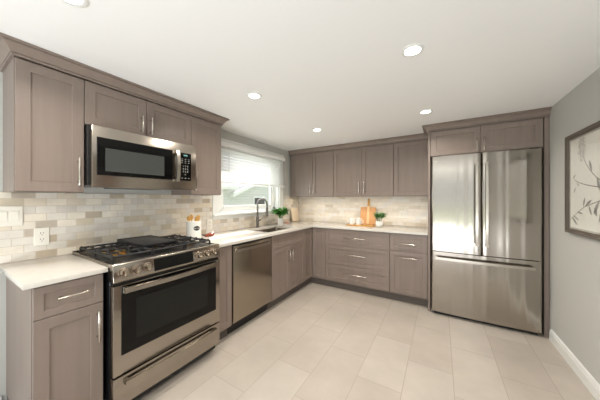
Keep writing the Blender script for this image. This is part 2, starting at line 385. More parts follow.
# wall cabinets
UB, UT, UF = 1.3555, 2.093, .33
FU = L(UF)
def wall_cab(F, label, base, body, doors, name='wall_cabinet'):
    x0, x1, y0, y1, z0, z1 = body; lip = .022 if z0 < 1.5 else 0
    t = Thing(name, label, 'cabinet', base); bmb = MB().box(x0, x1, y0, y1, z0+lip, z1)
    if lip:
        if F is FU: bmb.box(x0, x1, y0, y0+.016, z0, z0+lip).box(x0, x1, y1-.016, y1, z0, z0+lip).box(x1-.016, x1, y0+.016, y1-.016, z0, z0+lip)
        else: bmb.box(x0, x0+.016, y0, y1, z0, z0+lip).box(x1-.016, x1, y0, y1, z0, z0+lip).box(x0+.016, x1-.016, y0, y0+.016, z0, z0+lip)
    t.part('cabinet_body', bmb, 'cab')
    for a, b, c, d, h in doors:
        p = t.part('door', shaker(F, a+G, b-G, c+G, d-G), 'cab')
        if h: t.part('handle', bar(F, h[0], h[1], h[0], h[2], .034), 'nickel', p)
    return t
wall_cab(FU, 'single-door taupe wall cabinet left of the microwave, nearest the camera', (.16, .42, UB), (.003, UF-.0195, .275, .566, UB, UT+.012), [(.277, .566, UB+.002, UT, (.534, 1.40, 1.577))])
wall_cab(FU, 'short double-door taupe wall cabinet directly above the microwave', (.16, .945, 1.8), (.003, UF-.0195, .5665, 1.3255, 1.803, UT+.012), [(.5665, .943, 1.805, UT, (.902, 1.825, 1.96)), (.943, 1.3255, 1.805, UT, (.968, 1.825, 1.96))])
wall_cab(FU, 'single-door taupe wall cabinet between the microwave and the window', (.16, 1.5, UB), (.003, UF-.0195, 1.326, 1.676, UB, UT+.012), [(1.326, 1.674, UB+.002, UT, (1.36, 1.40, 1.577))])
UK = 3.46; FUK = K(UK)
wall_cab(FUK, 'double-door taupe wall cabinet in the corner beside the window', (.45, 3.6, UB), (.02, .852, UK+.0195, 3.787, UB, UT+.012), [(.06, .472, UB+.002, UT, (.44, 1.405, 1.57)), (.472, .852, UB+.002, UT, (.506, 1.405, 1.57))])
wall_cab(FUK, 'wide double-door taupe wall cabinet above the cutting board', (1.3, 3.6, UB), (.854, 1.76, UK+.0195, 3.787, UB, UT+.012), [(.854, 1.314, UB+.002, UT, (1.274, 1.405, 1.57)), (1.314, 1.76, UB+.002, UT, (1.35, 1.405, 1.57))])
wall_cab(FUK, 'single-door taupe wall cabinet next to the refrigerator', (1.98, 3.6, UB), (1.762, 2.195, UK+.0195, 3.787, UB, UT+.012), [(1.762, 2.193, UB+.002, UT, None)])
# refrigerator surround
FF = 3.1; FFK = K(FF)
t = Thing('refrigerator_surround', 'taupe surround with a double-door cabinet above the refrigerator and tall side panels', 'cabinet', (2.7, 3.45, 0))
t.part('cabinet_body', MB().box(2.223, 3.171, FF+.0195, 3.787, 1.808, UT+.012, .001), 'cab')
t.part('side_panel', MB().box(2.1985, 2.222, FF, 3.787, 0, UT+.012, .001), 'cab')
t.part('side_panel', MB().box(3.172, 3.206, FF, 3.787, 0, UT+.012, .001), 'cab')
for a, b, h in ((2.224, 2.685, 2.655), (2.685, 3.165, 2.715)):
    p = t.part('door', shaker(FFK, a+G, b-G, 1.812, UT-G, .055), 'cab'); t.part('handle', bar(FFK, h, 1.83, h, 1.96, .03, .005), 'nickel', p)

# crown mouldings: profile swept round a path with mitred corners
def crown(path, z0, z1, proj):
    H = z1-z0
    prof = [(0, z0), (.012, z0), (.013, z0+.14*H), (.008, z0+.17*H), (.016, z0+.22*H), (proj*.4, z0+.42*H), (proj*.72, z0+.72*H), (proj*.8, z0+.77*H), (proj*.74, z0+.80*H), (proj, z0+.84*H), (proj, z1), (0, z1)]
    n = len(path); rr = []
    for i, p in enumerate(path):
        p = Vector(p); ds = []
        if i > 0: d = (p-Vector(path[i-1])).normalized(); ds.append(Vector((d.y, -d.x)))
        if i < n-1: d = (Vector(path[i+1])-p).normalized(); ds.append(Vector((d.y, -d.x)))
        o = ds[0] if len(ds) == 1 else (ds[0]+ds[1])/(1+ds[0].dot(ds[1]))
        rr.append([Vector((p.x+o.x*a, p.y+o.y*a, z)) for a, z in prof])
    return MB().rings(rr)
single('crown_moulding', crown([(.002, .275), (UF, .275), (UF, 1.676), (.002, 1.676)], 2.0985, CZ-.001, .058), 'cab', 'taupe crown moulding over the wall cabinets and microwave on the range side', 'moulding')
single('crown_moulding', crown([(.002, UK), (2.197, UK)], 2.0985, CZ-.001, .05), 'cab', 'long straight taupe crown moulding over the far corner wall cabinets', 'moulding')
single('crown_moulding', crown([(2.1983, 3.405), (2.1983, FF-.0005), (3.206, FF-.0005)], 2.0985, CZ-.001, .058), 'cab', 'taupe crown moulding above the refrigerator, stepping forward of its neighbour', 'moulding')

# ------------------------------------------------------------------ worktops and sink
single('countertop', MB().box(.009, .652, .254, .582, .8845, .914, .004, 2), 'marble', 'short white stone worktop left of the range', 'countertop')
SX0, SX1, SY0, SY1 = .17, .55, 2.2, 2.84
def ctop():
    b = bmesh.new(); z0, z1 = .8845, .914
    xs = [.009, SX0, SX1, .652]; ys = [1.346, SY0, SY1, 3.136, 3.781]
    def cell(i, j): return not (i == 1 and j == 1)
    V = {}
    def v(x, y, z):
        k = (round(x, 4), round(y, 4), z)
        if k not in V: V[k] = b.verts.new((x, y, z))
        return V[k]
    cells = [(xs[i], xs[i+1], ys[j], ys[j+1]) for i in range(3) for j in range(4) if cell(i, j)] + [(.652, 2.194, 3.136, 3.781)]
    for x0, x1, y0, y1 in cells:
        b.faces.new((v(x0, y0, z1), v(x1, y0, z1), v(x1, y1, z1), v(x0, y1, z1))); b.faces.new((v(x0, y1, z0), v(x1, y1, z0), v(x1, y0, z0), v(x0, y0, z0)))
    b.edges.ensure_lookup_table()
    for e in [e for e in b.edges if len(e.link_faces) == 1 and abs(e.verts[0].co.z-z1) < 1e-4]:
        a, c = e.verts; b.faces.new((a, c, v(c.co.x, c.co.y, z0), v(a.co.x, a.co.y, z0)))
    bmesh.ops.recalc_face_normals(b, faces=b.faces)
    E = [e for e in b.edges if len(e.link_faces) == 2 and abs(e.verts[0].co.z-z1) < 1e-5 and abs(e.verts[1].co.z-z1) < 1e-5 and abs(e.link_faces[0].normal.dot(e.link_faces[1].normal)) < .5]
    bmesh.ops.bevel(b, geom=E, offset=.003, segments=2, affect='EDGES', profile=.5)
    m = MB(); m._merge(b); return m
single('countertop', ctop(), 'marble', 'L-shaped white stone worktop running from the range past the sink to the refrigerator', 'countertop')
t = Thing('sink', 'undermount stainless steel sink below the window', 'sink', ((SX0+SX1)/2, (SY0+SY1)/2, .7))
def rr(x0, x1, y0, y1, z, r, n=5):
    out = []
    for cx, cy, a0 in ((x1-r, y1-r, 0), (x0+r, y1-r, 90), (x0+r, y0+r, 180), (x1-r, y0+r, 270)):
        for k in range(n+1): a = math.radians(a0+90*k/n); out.append(Vector((cx+r*math.cos(a), cy+r*math.sin(a), z)))
    return out
t.part('basin', MB().rings([rr(SX0-.02, SX1+.02, SY0-.02, SY1+.02, .884, .04), rr(SX0-.002, SX1+.002, SY0-.002, SY1+.002, .884, .03), rr(SX0, SX1, SY0, SY1, .87, .03), rr(SX0+.004, SX1-.004, SY0+.004, SY1-.004, .70, .03), rr(SX0+.02, SX1-.02, SY0+.02, SY1-.02, .688, .03)], cap0=False), 'steel')
t.part('drain', MB().lathe([(.045, .6885), (.045, .692), (.03, .692), (.026, .6895)], ((SX0+SX1)/2, (SY0+SY1)/2, 0)), 'nickel')
# faucet
fx, fy = .105, 2.5
t = Thing('faucet', 'tall gooseneck pull-down faucet in brushed nickel behind the sink', 'faucet', (fx, fy, .914))
t.part('faucet_base', MB().lathe([(.028, .9142), (.028, .92), (.024, .926), (.02, .93), (.02, 1.06), (.0165, 1.066)], (fx, fy, 0)), 'dark_steel')
R_ = .085; pts = [(fx, fy, 1.06), (fx, fy, 1.15), (fx, fy, 1.235)] + [(fx+R_-R_*math.cos(a), fy, 1.235+R_*math.sin(a)) for a in [PI*k/14 for k in range(1, 15)]] + [(fx+2*R_, fy, 1.2)]
t.part('spout', MB().tube(pts, .0125, 12), 'dark_steel')
t.part('spray_head', MB().lathe([(.012, 1.205), (.016, 1.195), (.0175, 1.15), (.019, 1.09), (.017, 1.075), (.012, 1.073)], (fx+2*R_, fy, 0)), 'dark_steel')
t.part('lever', MB().cyl((fx, fy+.015, 1.01), (fx, fy+.05, 1.01), .013, 14).tube([(fx, fy+.045, 1.01), (fx+.01, fy+.075, 1.03), (fx+.02, fy+.1, 1.05)], [.007, .006, .005], 8), 'dark_steel')

# ------------------------------------------------------------------ range
RY0, RY1 = .5855, 1.3425; RYc = (RY0+RY1)/2
t = Thing('gas_range', 'stainless steel slide-in gas range with six front knobs and a black glass oven door', 'range', (.35, RYc, 0))
t.part('range_body', MB().box(.03, .655, RY0+.002, RY1-.002, .05, .905, .002), 'black')
t.part('foot', MB().cyl((.6, RY0+.05, 0), (.6, RY0+.05, .05), .018), 'black'); t.part('foot', MB().cyl((.6, RY1-.05, 0), (.6, RY1-.05, .05), .018), 'black')
# cooktop deck with rolled rim
dk = MB().box(.022, .665, RY0-.002, RY1+.002, .905, .922, .004, 2)
dk.box(.022, .04, RY0-.002, RY1+.002, .922, .935, .003); dk.box(.04, .66, RY0-.002, RY0+.012, .922, .928, .002); dk.box(.04, .66, RY1-.012, RY1+.002, .922, .928, .002)
deck = t.part('cooktop', dk, 'steel')
t.part('burner_well', MB().box(.055, .625, RY0+.025, RY1-.025, .9222, .925, .001), 'black', deck)
for bx, by, r in ((.2, RY0+.15, .04), (.40, RY0+.15, .04), (.2, RY1-.15, .04), (.47, RY1-.15, .045), (.33, RYc, .045)):
    b1 = t.part('burner', MB().lathe([(r+.012, .925), (r+.012, .932), (r, .938), (r*.8, .938)], (bx, by, 0), 24), 'brass')
    t.part('burner_cap', MB().lathe([(r*.85, .9381), (r*.85, .952 if (bx == .4) else .944), (r*.6, .956 if (bx == .4) else .947)], (bx, by, 0), 24), 'brass' if (bx == .4 and by < RYc) else 'iron', b1)
def grate(y0, y1, x0=.065, x1=.62):
    m = MB(); z0, z1 = .95, .963; w = .011
    def bx(a, b, c, d): m.box(a, b, c, d, z0, z1, .003)
    bx(x0, x1, y0, y0+w); bx(x0, x1, y1-w, y1); bx(x0, x0+w, y0, y1); bx(x1-w, x1, y0, y1); xm = (x0+x1)/2; bx(xm-w/2, xm+w/2, y0, y1)
    ym = (y0+y1)/2
    for (a, b) in ((x0, xm), (xm, x1)):
        c = (a+b)/2
        bx(a, c-.03, ym-w/2, ym+w/2); bx(c+.03, b, ym-w/2, ym+w/2); bx(c-w/2, c+w/2, y0, ym-.03); bx(c-w/2, c+w/2, ym+.03, y1)
        for q in (.25, .75):
            yy = y0+(y1-y0)*q; bx(a, a+.075, yy-w/2, yy+w/2); bx(b-.075, b, yy-w/2, yy+w/2)
    for a in (x0, xm-w/2, x1-w):
        for c in (y0, y1-w): m.box(a, a+w, c, c+w, .9251, z0+.004)
    # raised finger tips on the side bars
    n = 7
    for k in range(n):
        a = x0+.02+(x1-x0-.05)*k/(n-1); m.box(a, a+.012, y0, y0+w, z1-.002, z1+.007, .002); m.box(a, a+.012, y1-w, y1, z1-.002, z1+.007, .002)
    return m
g3 = (RY1-RY0-.05)/3
t.part('grate', grate(RY0+.027, RY0+.025+g3-.002), 'iron'); t.part('grate', grate(RY0+.025+g3+.001, RY0+.025+2*g3-.001), 'iron'); t.part('grate', grate(RY0+.025+2*g3+.002, RY1-.027), 'iron')
gr = MB().box(.08, .5, RYc-.128, RYc+.128, .9705, .984, .005, 2)
gr.box(.09, .49, RYc-.12, RYc+.12, .9631, .972)
gr.box(.08, .5, RYc-.128, RYc-.12, .984, .989, .002).box(.08, .5, RYc+.12, RYc+.128, .984, .989, .002).box(.08, .09, RYc-.12, RYc+.12, .984, .989, .002)
t.part('griddle', gr, 'iron')
# slanted control panel
cp = [(.655, .93), (.69, .932), (.699, .926), (.712, .828), (.708, .822), (.655, .822)]
pan = t.part('control_panel', MB().prism(cp, lambda a, b: Vector((a, RY0, b)), lambda a, b: Vector((a, RY1, b)), .0015), 'steel')
pn = Vector((.098, 0, .013)).normalized(); pt = Vector((.013, 0, -.098)).normalized()  # outward normal, down tangent
def PP(y, s, d): # s: 0 top .. 1 bottom of the slanted face
    p = Vector((.699, y, .926)).lerp(Vector((.712, y, .828)), s); return p+pn*d
def slab(y0, y1, s0, s1, d0, d1): return MB().rings([[PP(y0, s0, d0), PP(y1, s0, d0), PP(y1, s1, d0), PP(y0, s1, d0)], [PP(y0, s0, d1), PP(y1, s0, d1), PP(y1, s1, d1), PP(y0, s1, d1)]])
t.part('display', slab(.81, 1.092, .1, .9, -.001, .0015), 'black_glass', pan)
for y in (.636, .703, .768, 1.138, 1.206, 1.272):
    k = MB(); k.cyl(PP(y, .5, 0), PP(y, .5, .008), .0285, 28, bev=.002).cyl(PP(y, .5, .008), PP(y, .5, .036), .0235, 28, .021, bev=.003)
    kk = PP(y, .5, .038); k.rings([[PP(y-.005, .3, .035), PP(y+.005, .3, .035), PP(y+.005, .7, .035), PP(y-.005, .7, .035)], [PP(y-.004, .32, .042), PP(y+.004, .32, .042), PP(y+.004, .68, .042), PP(y-.004, .68, .042)]])
    t.part('knob', k, 'chrome', pan)
t.part('vent_strip', MB().box(.655, .69, RY0+.004, RY1-.004, .803, .8215), 'black')
OF = .705; FO = L(OF)
dm = MB(); dm.box(.657, OF, RY0, RY1, .272, .802, .004, 2)
door = t.part('oven_door', dm, 'steel')
t.part('door_glass', MB().box(OF, OF+.002, RY0+.04, RY1-.04, .385, .796, .0008), 'black_glass', door)
t.part('oven_window', MB().box(OF+.002, OF+.0028, RY0+.12, RY1-.12, .45, .70, .0003), 'oven_win', door)
def bow_handle(F, u0, u1, z, h, out, bow, th=.012, n=14, legs=True):
    R = []
    for k in range(n+1):
        q = k/n; u = u0+(u1-u0)*q; d = out+bow*(1-(2*q-1)**2)
        R.append([F(u, z-h/2, d-th), F(u, z-h/2+.003, d), F(u, z+h/2-.003, d), F(u, z+h/2, d-th)])
    m = MB().rings(R)
    if legs:
        for u in (u0, u1): s = 1 if u == u0 else -1; m.rings([[F(u, z-h/2, 0), F(u+s*.022, z-h/2, 0), F(u+s*.022, z+h/2, 0), F(u, z+h/2, 0)], [F(u, z-h/2, out-th*.3), F(u+s*.022, z-h/2, out-th*.3), F(u+s*.022, z+h/2, out-th*.3), F(u, z+h/2, out-th*.3)]])
    return m
t.part('handle', bow_handle(L(OF+.0021), RY0+.045, RY1-.045, .775, .034, .04, .022), 'steel', door)
dw = MB().box(.657, OF, RY0, RY1, .085, .262, .004, 2)
drw = t.part('storage_drawer', dw, 'steel')
t.part('handle', bow_handle(L(OF), RY0+.05, RY1-.05, .228, .022, .035, .012), 'steel', drw)
t.part('toe_kick', MB().box(.6, .66, RY0+.01, RY1-.01, .03, .084), 'black')

# ------------------------------------------------------------------ microwave
MY0, MY1, MZ0, MZ1 = .569, 1.3245, 1.392, 1.8
t = Thing('microwave', 'stainless over-the-range microwave with black glass door and keypad', 'microwave', (.2, (MY0+MY1)/2, MZ0))
t.part('microwave_body', MB().box(.01, .37, MY0+.001, MY1-.001, MZ0+.012, MZ1, .002), 'black')
t.part('vent_grille', MB().box(.03, .36, MY0+.2, MY1-.2, MZ0+.004, MZ0+.0119, .001), 'black')
MF = .405; FM = L(MF)
t.part('front_frame', MB().box(.371, MF, MY0+.012, MY1-.001, MZ0, MZ1-.004, .004, 2), 'steel')
# black door glass and inner window
d = t.part('door', MB().box(MF, MF+.006, .606, 1.105, 1.472, 1.722, .002), 'black_glass')
t.part('door_window', MB().box(MF+.006, MF+.0072, .65, 1.035, 1.5, 1.655, .0004), 'mw_win', d)
t.part('handle', bow_handle(lambda u, z, dd=0: Vector((MF+dd, z, u)), 1.462, 1.724, 1.138, .034, .028, .016, .01), 'nickel', d)
kp = t.part('keypad', MB().box(MF, MF+.004, 1.165, 1.272, 1.474, 1.716, .001), 'black_glass')
def text(s, size, fn, mat, parent, thing, name='lettering'):
    c = bpy.data.curves.new('txt', 'FONT'); c.body = s; c.size = size; c.align_x = 'CENTER'; c.align_y = 'CENTER'; c.extrude = 0; c.resolution_u = 2
    o = bpy.data.objects.new('txt', c); COL.objects.link(o); dg = bpy.context.evaluated_depsgraph_get(); dg.update()
    me = bpy.data.meshes.new_from_object(o.evaluated_get(dg)); bpy.data.objects.remove(o); bpy.data.curves.remove(c)
    b = bmesh.new(); b.from_mesh(me); bpy.data.meshes.remove(me)
    for v in b.verts: v.co = fn(v.co.x, v.co.y)
    m = MB(); m._merge(b); return thing.part(name, m, mat, parent)
text('12:00', .017, lambda a, b: Vector((MF+.0045, 1.2185+a, 1.695+b)), 'teal', kp, t, 'clock_digits')
rows = ['1 2 3', '4 5 6', '7 8 9', '0']
for i, r in enumerate(rows): text(r, .019, lambda a, b, i=i: Vector((MF+.0045, 1.2185+a*1.35, 1.60-.024*i+b)), 'greyp', kp, t, 'key_numbers')
for i in range(3):
    for j in range(3): t.part('key_mark', MB().box(MF+.004, MF+.0046, 1.181+j*.031, 1.194+j*.031, 1.628+i*.016, 1.6315+i*.016), 'greyp', kp)
for j in range(3): t.part('key_mark', MB().box(MF+.004, MF+.0046, 1.181+j*.031, 1.194+j*.031, 1.494, 1.4985), 'greyp', kp)

# ------------------------------------------------------------------ dishwasher
t = Thing('dishwasher', 'stainless steel dishwasher with a curved top handle beside the sink cabinet', 'dishwasher', (.3, 1.855, 0))
DY0, DY1 = 1.5555, 2.1545
t.part('dishwasher_body', MB().box(.02, .6, DY0+.003, DY1-.003, .1, .872), 'black')
d = t.part('door', MB().box(.602, .636, DY0+.003, DY1-.003, .125, .862, .004, 2), 'dw')
t.part('handle', bow_handle(L(.636), DY0+.025, DY1-.07, .82, .03, .032, .016), 'nickel', d)
t.part('control_strip', MB().box(.601, .634, DY0+.003, DY1-.003, .8635, .878, .001), 'black', d)
t.part('toe_kick', MB().box(.05, .56, DY0+.003, DY1-.003, 0, .0995), 'black')

# ------------------------------------------------------------------ refrigerator
X0, X1, FY, FT = 2.237, 3.147, 3.046, 1.797
XM = (X0+X1)/2
t = Thing('refrigerator', 'large stainless french-door refrigerator with a bottom freezer drawer', 'refrigerator', (XM, 3.4, 0))
t.part('refrigerator_body', MB().box(X0+.005, X1-.005, 3.135, 3.77, .03, 1.785, .004), 'black')
t.part('foot_grille', MB().box(X0+.02, X1-.02, 3.1, 3.14, .0, .035), 'black')
def fdoor(x0, x1, z0, z1, bow=.012, r=.014):
    poly = []; n = 18
    cx = XM; half = (X1-X0)/2
    def yy(x): return FY+bow*((x-cx)/half)**2
    for k in range(5): a = PI/2*k/4; poly.append((x0+r-r*math.cos(a), yy(x0+r)+r-r*math.sin(a)))
    for k in range(1, n): x = x0+r+(x1-x0-2*r)*k/n; poly.append((x, yy(x)))
    for k in range(5): a = PI/2*(1-k/4); poly.append((x1-r+r*math.cos(a), yy(x1-r)+r-r*math.sin(a)))
    poly += [(x1, 3.13), (x0, 3.13)]
    return MB().prism(poly, lambda a, b: Vector((a, b, z0)), lambda a, b: Vector((a, b, z1)))
GZ = .722
for a, b, h in ((X0, XM-.002, 2.646), (XM+.002, X1, 2.728)):
    d = t.part('door', fdoor(a, b, GZ+.004, FT), 'fridge')
    t.part('handle', bow_handle(lambda u, z, dd=0: Vector((z, FY-dd, u)), .822, 1.695, h, .028, .045, .018, .014), 'nickel', d)
    t.part('hinge_cover', MB().box((a+.02) if a == X0 else (b-.09), (a+.09) if a == X0 else (b-.02), 3.06, 3.15, FT, 1.806, .003), 'black', d)
d = t.part('freezer_drawer', fdoor(X0, X1, .04, GZ-.004), 'fridge')
t.part('handle', bow_handle(K(FY+.005), X0+.04, X1-.06, .655, .032, .05, .02, .014), 'nickel', d)
t.part('badge', MB().box(X0+.018, X0+.06, FY+.008, FY+.016, 1.735, 1.75, .001), 'nickel')

# ------------------------------------------------------------------ blind
t = Thing('window_blind', 'white slatted blind pulled halfway down the window', 'blind', (.05, 2.53, 1.98))
VY0, VY1 = 1.85, 3.215
t.part('head_rail', MB().box(.0245, .085, VY0, VY1, 1.955, 2.008, .003), 'slat')
NS = 11; zs = [1.935-(1.935-1.56)*i/(NS-1) for i in range(NS)]
for z in zs:
    ang = math.radians(49); c, s_ = math.cos(ang), math.sin(ang); poly = []
    R = [[], []]
    top = []; bot = []
    for k in range(7):
        q = -1+2*k/6; cr = .003*(1-q*q); a, b = q*.025, cr
        top.append((.053+a*c-b*s_, z-a*s_+b*c)); a, b = q*.025, cr-.0025; bot.append((.053+a*c-b*s_, z-a*s_+b*c))
    poly = top+bot[::-1]
    t.part('slat', MB().prism(poly, lambda a, b: Vector((a, VY0+.008, b)), lambda a, b: Vector((a, VY1-.008, b))), 'slat')
t.part('bottom_rail', MB().box(.03, .078, VY0+.006, VY1-.006, 1.512, 1.532, .004, 2), 'slat')
cdm = MB()
for y in (VY0+.16, 2.53, VY1-.16):
    for x in (.0285, .0795): t.part('ladder_cord', MB().cyl((x, y, 1.53), (x, y, 1.955), .0012, 6), 'white')

t.part('wand', MB().cyl((.092, VY0+.14, 1.4), (.092, VY0+.14, 1.96), .003, 8), 'white')

# ------------------------------------------------------------------ wall plates
def outlet_left(y, z, label, w=.072, h=.118, kind='outlet', x=BS):
    t = Thing('wall_outlet' if kind != 'switch' else 'light_switch', label, 'outlet' if kind != 'switch' else 'switch', (x, y, z))
    F = L(x)
    def R(u0, u1, z0, z1, d0, d1, bv=.001): return MB().box(x+d0, x+d1, u0, u1, z0, z1, bv)
    t.part('cover_plate', R(y-w/2, y+w/2, z-h/2, z+h/2, .0002, .006, .002), 'plastic')
    if kind == 'outlet':
        for dz in (.021, -.021):
            rc = t.part('receptacle', MB().cyl(F(y, z+dz, .006), F(y, z+dz, .0078), .0165, 24), 'plastic')
            t.part('slot', R(y-.0075, y-.0052, z+dz-.001, z+dz+.0085, .0078, .0081, 0).box(x+.0078, x+.0081, y+.0052, y+.0075, z+dz-.001, z+dz+.0085).cyl(F(y, z+dz-.009, .0078), F(y, z+dz-.009, .0081), .0025, 8), 'blackp', rc)
    elif kind == 'switch':
        n = round((w-.026)/.046)
        for k in range(n):
            yc = y+(k-(n-1)/2)*.046; t.part('rocker', MB().prism([(.006, -.033), (.006, .033), (.012, .031), (.0075, -.031)], lambda a, b: Vector((x+a, yc-.0165, z+b)), lambda a, b: Vector((x+a, yc+.0165, z+b))), 'plastic')
    return t
outlet_left(.437, 1.06, 'white duplex outlet on the tile left of the range')
outlet_left(.272, 1.206, 'wide white rocker switch plate at the far left edge of the tile', .164, .126, 'switch')
outlet_left(1.772, 1.02, 'white outlet on the tile between the wooden utensils and the window sill', .075, .12)
def outlet_back(xc, z, label, w=.072, h=.118, kind='outlet'):
    y = BY-BS; F = K(y); t = Thing('wall_outlet' if kind != 'switch' else 'light_switch', label, 'outlet' if kind != 'switch' else 'switch', (xc, y, z))
    t.part('cover_plate', MB().box(xc-w/2, xc+w/2, y-.006, y-.0002, z-h/2, z+h/2, .002), 'plastic')
    if kind == 'outlet':
        for dz in (.021, -.021):
            rc = t.part('receptacle', MB().cyl(F(xc, z+dz, .006), F(xc, z+dz, .0078), .0165, 24), 'plastic')
            t.part('slot', MB().box(xc-.0075, xc-.0052, y-.0081, y-.0078, z+dz-.001, z+dz+.0085).box(xc+.0052, xc+.0075, y-.0081, y-.0078, z+dz-.001, z+dz+.0085), 'blackp', rc)
    else:
        n = round((w-.026)/.046)
        for k in range(n):
            c = xc+(k-(n-1)/2)*.046; t.part('rocker', MB().prism([(.006, -.033), (.006, .033), (.012, .031), (.0075, -.031)], lambda a, b: Vector((c-.0165, y-a, z+b)), lambda a, b: Vector((c+.0165, y-a, z+b))), 'plastic')
outlet_back(.875, 1.085, 'white outlet on the far wall left of the cutting board')
outlet_back(.41, .985, 'white outlet low on the far wall near the corner', .07, .11)
outlet_back(1.85, 1.085, 'white switch plate on the tile right of the small plant', .118, .118, 'switch')

# ------------------------------------------------------------------ recessed lights
def can(x, y, label):
    t = Thing('recessed_light', label, 'ceiling light', (x, y, CZ), 'recessed ceiling lights')
    t.part('trim_ring', MB().lathe([(.062, CZ-.0003), (.062, CZ-.003), (.056, CZ-.006), (.043, CZ-.0055), (.041, CZ-.0003)], (x, y, 0), 40, cap=False), 'white')
    t.part('lens', MB().lathe([(.0412, CZ-.0004), (.0412, CZ-.003), (.03, CZ-.0035)], (x, y, 0), 32), 'lens')
    l = lamp('lamp_light', 'AREA', (0, 0, -.012), CAN_W, CAN_COL, t.e, shape='DISK', size=.08, spread=math.radians(150))
for x, y, lb in ((.985, .33, 'round recessed ceiling light at the top left edge of the photo, nearest the range'), (1.0, 1.45, 'round recessed ceiling light second from the far wall in the row nearer the range'), (1.02, 2.56, 'round recessed ceiling light nearest the corner wall cabinets'),
                 (2.185, 1.48, 'large round recessed ceiling light in front of the refrigerator row, nearer the camera'), (2.2, 2.58, 'round recessed ceiling light just in front of the refrigerator crown')): can(x, y, lb)

# under-cabinet strips (the warm light on the tiles)
def strip(x0, x1, y0, y1, label, along_y):
    z = UB+.0215
    t = Thing('under_cabinet_light', label, 'light', ((x0+x1)/2, (y0+y1)/2, z))
    t.part('housing', MB().box(x0, x1, y0, y1, z-.008, z, .001), 'white'); t.part('diffuser', MB().box(x0+.003, x1-.003, y0+.003, y1-.003, z-.0095, z-.0081), 'strip')
    Ln = max(x1-x0, y1-y0)
    l = lamp('strip_light', 'AREA', (0, 0, -.014), STRIP_W*Ln/.5, STRIP_COL, t.e, shape='RECTANGLE', size=(x1-x0), size_y=(y1-y0), spread=math.radians(160))
strip(.265, .285, .31, .54, 'slim light strip under the cabinet nearest the camera', True)
strip(.265, .285, 1.36, 1.64, 'slim light strip under the cabinet beside the window', True)
strip(.1, .8, 3.505, 3.525, 'slim light strip under the corner wall cabinet', False)
strip(.92, 1.7, 3.505, 3.525, 'slim light strip under the cabinet above the cutting board', False)
strip(1.8, 2.15, 3.505, 3.525, 'slim light strip under the cabinet beside the refrigerator', False)

# ------------------------------------------------------------------ counter objects
Z = .914
# utensil canister
cxx, cyy = .205, 1.437; r = .069
t = Thing('utensil_canister', 'white ceramic canister with a black oval label beside the range', 'canister', (cxx, cyy, Z))
H_ = .182
t.part('canister_body', MB().lathe([(r-.004, .0005), (r, .004), (r, H_-.003), (r-.003, H_), (r-.007, H_-.002), (r-.007, .012), (.001, .01)], (cxx, cyy, Z)), 'ceramic')
ta = math.atan2(0-cyy, CAM.x-cxx)+.42
def on_can(a, z, d=.0012): return Vector((cxx+(r+d)*math.cos(ta+a/r), cyy+(r+d)*math.sin(ta+a/r), Z+z))
m = MB(); n = 24; vs = [on_can(0, .112)]; fs = []
for k in range(n): a = 2*PI*k/n; vs.append(on_can(.031*math.cos(a), .112+.023*math.sin(a)))
for k in range(n): fs.append((0, 1+k, 1+(k+1) % n))
lb = t.part('oval_label', m.faces(vs, fs), 'blackp')
scr = [on_can(-.021+.042*k/22, .111+.007*math.sin(k*1.25), .0022) for k in range(23)]
t.part('label_script', MB().tube(scr, .0009, 5), 'greyp', lb)
def utensil(name, label, dx, dy, hx, hy, L_, head):
    b0 = Vector((cxx+dx, cyy+dy, Z+.014)); d = Vector((hx, hy, 1)).normalized(); top = b0+d*L_
    m = MB().tube([b0, b0+d*(L_*.75), b0+d*(L_*.83)], [.0045, .005, .006], 8)
    side = d.cross(Vector((.75, -.66, 0))).normalized(); nrm = side.cross(d)
    pts = []
    if head == 'spoon':
        R = []
        for k in range(9):
            q = k/8; wv = .017*math.sin(PI*min(.98, max(.06, q)))**.6; c = b0+d*(L_*.8+.062*q)-nrm*.006*math.sin(PI*q)
            R.append([c+side*wv*math.cos(a)+nrm*.004*math.sin(a) for a in [2*PI*j/10 for j in range(10)]])
        m.rings(R)
    else:
        R = []
        for q, wv in ((0, .007), (.2, .013), (.9, .018), (1, .014)):
            c = b0+d*(L_*.78+.07*q); R.append([c+side*wv+nrm*.003, c+side*wv-nrm*.003, c-side*wv-nrm*.003, c-side*wv+nrm*.003])
        m.rings(R)
    single(name, m, 'spoon', label, 'utensil', tuple(b0), 'wooden utensils in the canister')
utensil('wooden_spoon', 'wooden spoon leaning left out of the white canister', -.006, -.026, -.02, -.12, .2, 'spoon')
utensil('wooden_spoon', 'wooden spoon at the back of the white canister, leaning to the wall', -.026, .006, -.14, .03, .215, 'spoon')
utensil('wooden_spatula', 'wooden spatula leaning right out of the white canister', .000, .026, .02, .11, .195, 'spatula')
utensil('wooden_spoon', 'wooden spoon at the front of the white canister, tilted toward the room', .028, -.006, .16, -.03, .195, 'spoon')
# reddish dish with a dark end beside the canister
t = Thing('spoon_rest', 'small glossy reddish brown dish on the worktop right of the canister', 'dish', (.2, 1.63, Z))
rng = []
for k in range(9):
    q = k/8; wv = .008+.026*math.sin(PI*min(1, q*.95+.04)); y = 1.575+.105*q
    rng.append([Vector((.2+wv*math.cos(a), y, Z+.0005+(.012+.010*q)*(1+math.sin(a)) )) for a in [2*PI*j/12 for j in range(12)]])
t.part('dish_body', MB().rings(rng), 'red')
t.part('dish_handle', MB().tube([(.2, 1.583, Z+.014), (.197, 1.565, Z+.018), (.19, 1.545, Z+.027)], [.009, .008, .007], 8), 'redd')
